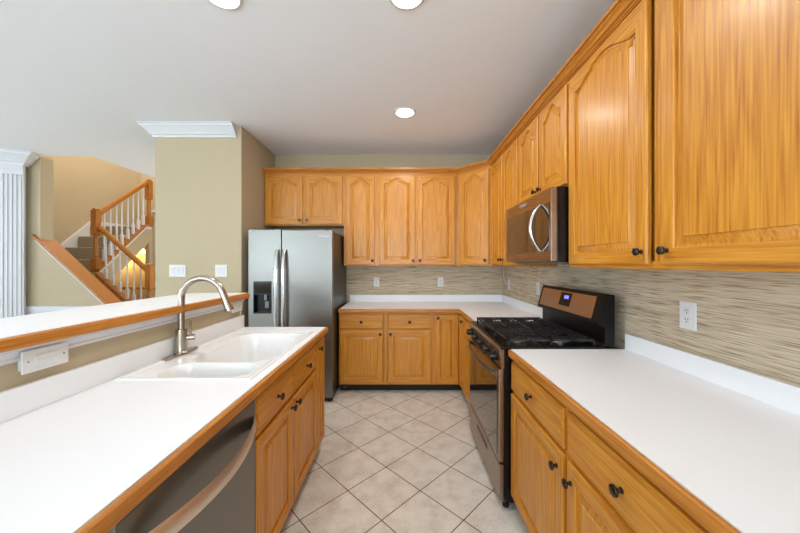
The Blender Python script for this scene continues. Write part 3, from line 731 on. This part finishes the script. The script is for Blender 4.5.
t = thing('light_switch', 'wide white plate with sideways rocker under the bar ledge, nearest the camera', 'switch', (-1.196, 1.043, 1.078), PI/2)
b = BM(); box(b, -.068, .068, -.006, 0, -.036, .036, 0, .0025); box(b, -.055, .055, 0, .0235, -.028, .028); obj('cover_plate', b, PLASTIC, t)
b = BM(); prism(b, [(-.0055, -.017), (-.0075, -.017), (-.0100, .017), (-.0055, .017)], 'Y', -1, 1); b.free()
b = BM(); box(b, -.034, .034, -.0085, -.0055, -.017, .017, 0, .001); box(b, -.031, .031, -.0100, -.0085, -.014, .0, 0, .0005); obj('rocker', b, PLASTIC, t)
b = BM()
for s in (-1, 1): lathe(b, [(.0025, .0055), (.0025, .0068)], (s*.052, 0, 0), 'Y', 8)
obj('screw', b, SLOT, t)
longplate('wide white outlet under the far end of the bar ledge behind the faucet', 2.245, 1.082)
b = BM(); tube(b, [(1.251, 3.70, 1.165), (1.225, 3.71, 1.17), (1.215, 3.74, 1.20), (1.22, 3.79, 1.27), (1.23, 3.80, 1.33), (1.225, 3.79, 1.369)], .0035, 8)
tag(obj('thin_cable', b, PLASTIC), 'thin white cord rising from the corner outlet to the wall cabinet', 'cord')

# ------------------------------------------------------------------ recessed ceiling lights
def can(label, x, y):
    t = thing('recessed_light', label, 'light', (x, y, H), 0)
    b = BM(); lathe(b, [(.098, -.0005), (.098, -.004), (.092, -.008), (.080, -.009), (.080, -.001)], (0, 0, 0), 'Z', 36); obj('trim_ring', b, WHITE, t)
    b = BM(); lathe(b, [(.080, -.0092), (.076, -.012), (.04, -.014), (.002, -.0145)], (0, 0, 0), 'Z', 36); obj('lens', b, LAMP, t)
    l = bpy.data.lights.new('downlight', 'AREA'); l.shape = 'DISK'; l.size = .15; l.energy = DOWN; l.color = (1, .97, .92)
    o = bpy.data.objects.new('downlight', l); C.objects.link(o); o.parent = t; o.location = (0, 0, -.02)
can('recessed ceiling light farthest from the camera, over the middle of the aisle', .018, 2.84)
can('recessed ceiling light at the top edge nearest the wall cabinets', .02, 1.60)
can('recessed ceiling light at the top edge above the sink', -.93, 1.60)

# ------------------------------------------------------------------ built-in bookcase, set at an angle
t = thing('bookcase', 'white built-in bookcase with fluted pilaster and crown at the left edge', 'bookcase', (-4.745, 3.897, 0), math.atan2(.447, .894))
# local +x runs along the face to the right, so the case lies at negative x; front at y=0
BD = .20
b = BM(); pw = .205
box(b, -pw, 0, .012, .05, 0, 2.56)
n = 4; fw = (pw-.05)/n
for k in range(n+1): xx = -pw+.02+k*fw; box(b, xx-.006, xx+.012, 0, .012, 0.25, 2.50, 0, .003)
box(b, -pw, 0, -.004, .012, 0, .25, 0, .003); box(b, -pw-.004, .004, -.006, .012, 2.50, 2.56, 0, .003)
obj('pilaster', b, WHITE, t)
b = BM(); box(b, -1.3, -pw, BD-.015, BD, 0, 2.56); box(b, -1.3, -1.27, .02, BD-.015, 0, 2.56); box(b, -1.3, -pw, .02, BD-.015, 0, .1); obj('back_panel', b, WHITE, t, False)
for z in (1.07, 1.35, 1.76, 2.15): b = BM(); box(b, -1.27, -pw, .03, BD-.015, z-.01, z+.012, 0, .002); obj('shelf', b, WHITE, t)
b = BM(); box(b, -1.3, 0, -.012, .05, 2.56, 2.64, 0, .003)
mould(b, [(-1.3, -.012, 2.62), (0.0, -.012, 2.62), (0, .10, 2.62)], [(u*1.3, v*1.3) for u, v in CR], 1); obj('crown', b, WHITE, t)

# ------------------------------------------------------------------ staircase beyond
t = thing('staircase', 'grey carpeted stair flight rising behind the sloping half wall', 'stairs', (-5.35, 5.0, 0))
ox, oy = 5.35, -5.0
def sbox(name, mat, x0, x1, y0, y1, z0, z1, bev=.01): b = BM(); box(b, x0+ox, x1+ox, y0+oy, y1+oy, z0, z1, 0, bev); return obj(name, b, mat, t)
sbox('landing', CARPET, -5.719, -4.985, 4.16, 5.04, 1.0, 1.26)
for k in range(1, 4):
    y = 5.02+.22*(k-1); sbox('step', CARPET, -5.695, -4.985, y, y+.25, 1.26+.205*(k-1)-.10, 1.26+.205*k, .015)
sbox('landing', CARPET, -5.719, -4.985, 5.68, 6.79, 1.93, 2.08)
b = BM()
def sk(y): return 1.71+.92*(y-5.2)
prism(b, [(5.02+oy, sk(5.02)), (5.72+oy, 2.19), (6.79+oy, 2.19), (6.79+oy, 2.08), (5.72+oy, 1.95), (5.02+oy, 1.26)], 'X', -5.719+ox, -5.697+ox); obj('skirt_board', b, WHITE, t, False)
b = BM()
prism(b, [(5.0+oy, 1.262), (5.94+oy, 2.115), (6.06+oy, 2.115), (6.06+oy, 2.15), (5.93+oy, 2.15), (5.0+oy, 1.302)], 'X', -5.0+ox, -4.87+ox); obj('stringer_cap', b, STZ, t, False)
b = BM(); prism(b, [(5.02+oy, 1.225), (5.94+oy, 2.06), (6.06+oy, 2.06), (6.06+oy, 2.112), (5.94+oy, 2.112), (5.02+oy, 1.268)], 'X', -4.899+ox, -4.885+ox); obj('stringer_trim', b, WHITE, t, False)
# lower stringer under the near railing
b = BM(); prism(b, [(-4.88+ox, 1.255), (-3.9+ox, .34), (-3.9+ox, .14), (-4.88+ox, 1.05)], 'Y', 4.95+oy, 5.05+oy); obj('stringer_cap', b, STW, t, False)
b = BM(); prism(b, [(-4.88+ox, 1.05), (-3.9+ox, .14), (-3.9+ox, 0), (-4.88+ox, 0)], 'Y', 4.97+oy, 5.0-.001+oy); obj('stringer_panel', b, WHITE, t, False)

def newel(parent, x, y, z0, z1, sq=.088, turned=(.18, .55)):
    b = BM(); h = z1-z0; s = sq/2; a, c = z0+h*turned[0], z0+h*turned[1]
    box(b, x-s, x+s, y-s, y+s, z0, a, 0, .004); box(b, x-s, x+s, y-s, y+s, c, z1-.035, 0, .006)
    lathe(b, [(s*.95, a), (s*.6, a+.015), (s*.85, a+.04), (s*.65, a+.06), (s*.8, (a+c)/2), (s*.6, c-.06), (s*.85, c-.035), (s*.6, c-.015), (s*.95, c)], (x, y, 0), 'Z', 16)
    lathe(b, [(s*.5, z1-.035), (s*.9, z1-.028), (s*.95, z1-.015), (s*.6, z1-.002), (s*.2, z1)], (x, y, 0), 'Z', 16)
    return obj('newel_post', b, STZ, parent)
def baluster(parent, x, y, z0, z1):
    b = BM(); h = z1-z0; q = .019; e = z0+h*.24
    box(b, x-q, x+q, y-q, y+q, z0, e, 0, .003)
    lathe(b, [(q*.9, e), (q*.55, e+.012), (q*.85, e+.03), (q*.5, e+.045), (q*.8, e+h*.15), (q*.6, e+h*.45), (q*.5, z1)], (x, y, 0), 'Z', 10)
    obj('baluster', b, WHITE, parent)
t = thing('stair_railing', 'upper oak railing with white balusters climbing the carpeted flight', 'railing', (-4.92, 5.0, 1.26))
def rail(parent, p, q, w=.030, h=.034):
    p, q = Vector(p), Vector(q); d = (q-p).normalized(); s = d.cross(Vector((0, 0, 1))).normalized(); u = s.cross(d)
    b = BM(); pr = [(-.7, -1), (.7, -1), (1, -.3), (.9, .5), (.5, 1), (-.5, 1), (-.9, .5), (-1, -.3)]
    A = [b.verts.new(p+s*a*w+u*c*h) for a, c in pr]; B = [b.verts.new(q+s*a*w+u*c*h) for a, c in pr]
    for i in range(8): b.faces.new((A[i], A[(i+1) % 8], B[(i+1) % 8], B[i]))
    b.faces.new(A[::-1]); b.faces.new(B); return obj('handrail', b, STW if abs(d.x) > .5 else STZ, parent)
O = Vector((-4.92, 5.0, 1.26))
newel(t, 0, 0, 0.045, 2.29-O.z, .092); newel(t, 0, 1.04, 2.152-O.z, 3.03-O.z, .09)
rail(t, (0, .047, 2.17+.04-O.z), (0, .995, 2.96-O.z))
for yy in (5.14, 5.25, 5.36, 5.46, 5.58, 5.69, 5.80, 5.91):
    zt = 2.21+(yy-5.047)*(2.96-2.21)/.948-.03; baluster(t, 0, yy-5.0, 1.304+(yy-5.0)*.912-O.z, zt-O.z)
t = thing('stair_railing', 'lower oak railing with white balusters descending to the right-hand newel post', 'railing', (-4.06, 5.0, .49))
O = Vector((-4.06, 5.0, .49))
newel(t, 0, 0, 0, 1.40-O.z, .09, (.1, .55))
rail(t, (-.815, 0, 1.99-O.z), (-.045, 0, 1.30-O.z))
for px in (106, 113, 120, 127.3, 134, 141):
    X = (px-403)*5.0/312; zz = 1.99+(X+4.875)*(-.69/.77)-.032
    baluster(t, X+4.06, 0, 1.256-(X+4.88)*.9337+.002-O.z, zz-O.z)
b = BM(); tube(b, [(-4.84, 5.20, .99), (-4.0, 5.20, .99)], .024, 12); lathe(b, [(.05, 0), (.05, .02), (.03, .026)], (-4.0, 5.20, .99), 'X', 18)
tube(b, [(-4.84, 5.20, .99), (-4.90, 5.20, .99)], .018, 10)
tag(obj('basement_handrail', b, STZ), 'level oak handrail ending in a round rosette behind the lower newel post', 'handrail')
t = thing('wall_sconce', 'small glowing lamp seen under the stairs', 'lamp', (-5.62, 6.72, 1.66))
b = BM(); lathe(b, [(.02, -.05), (.075, -.04), (.05, .03), (.02, .06)], (0, 0, 0), 'Z', 20); obj('lamp_shade', b, WARML, t)
b = BM(); box(b, -.03, .03, .05, .079, -.05, .05, 0, .003); tube(b, [(0, .05, 0), (0, .02, 0)], .01, 8); obj('mounting_plate', b, BRONZE, t)
l = bpy.data.lights.new('sconce_bulb', 'POINT'); l.energy = 14; l.color = (1, .66, .25); l.shadow_soft_size = .05
o = bpy.data.objects.new('sconce_bulb', l); C.objects.link(o); o.parent = t; o.location = (.1, -.25, -.12)
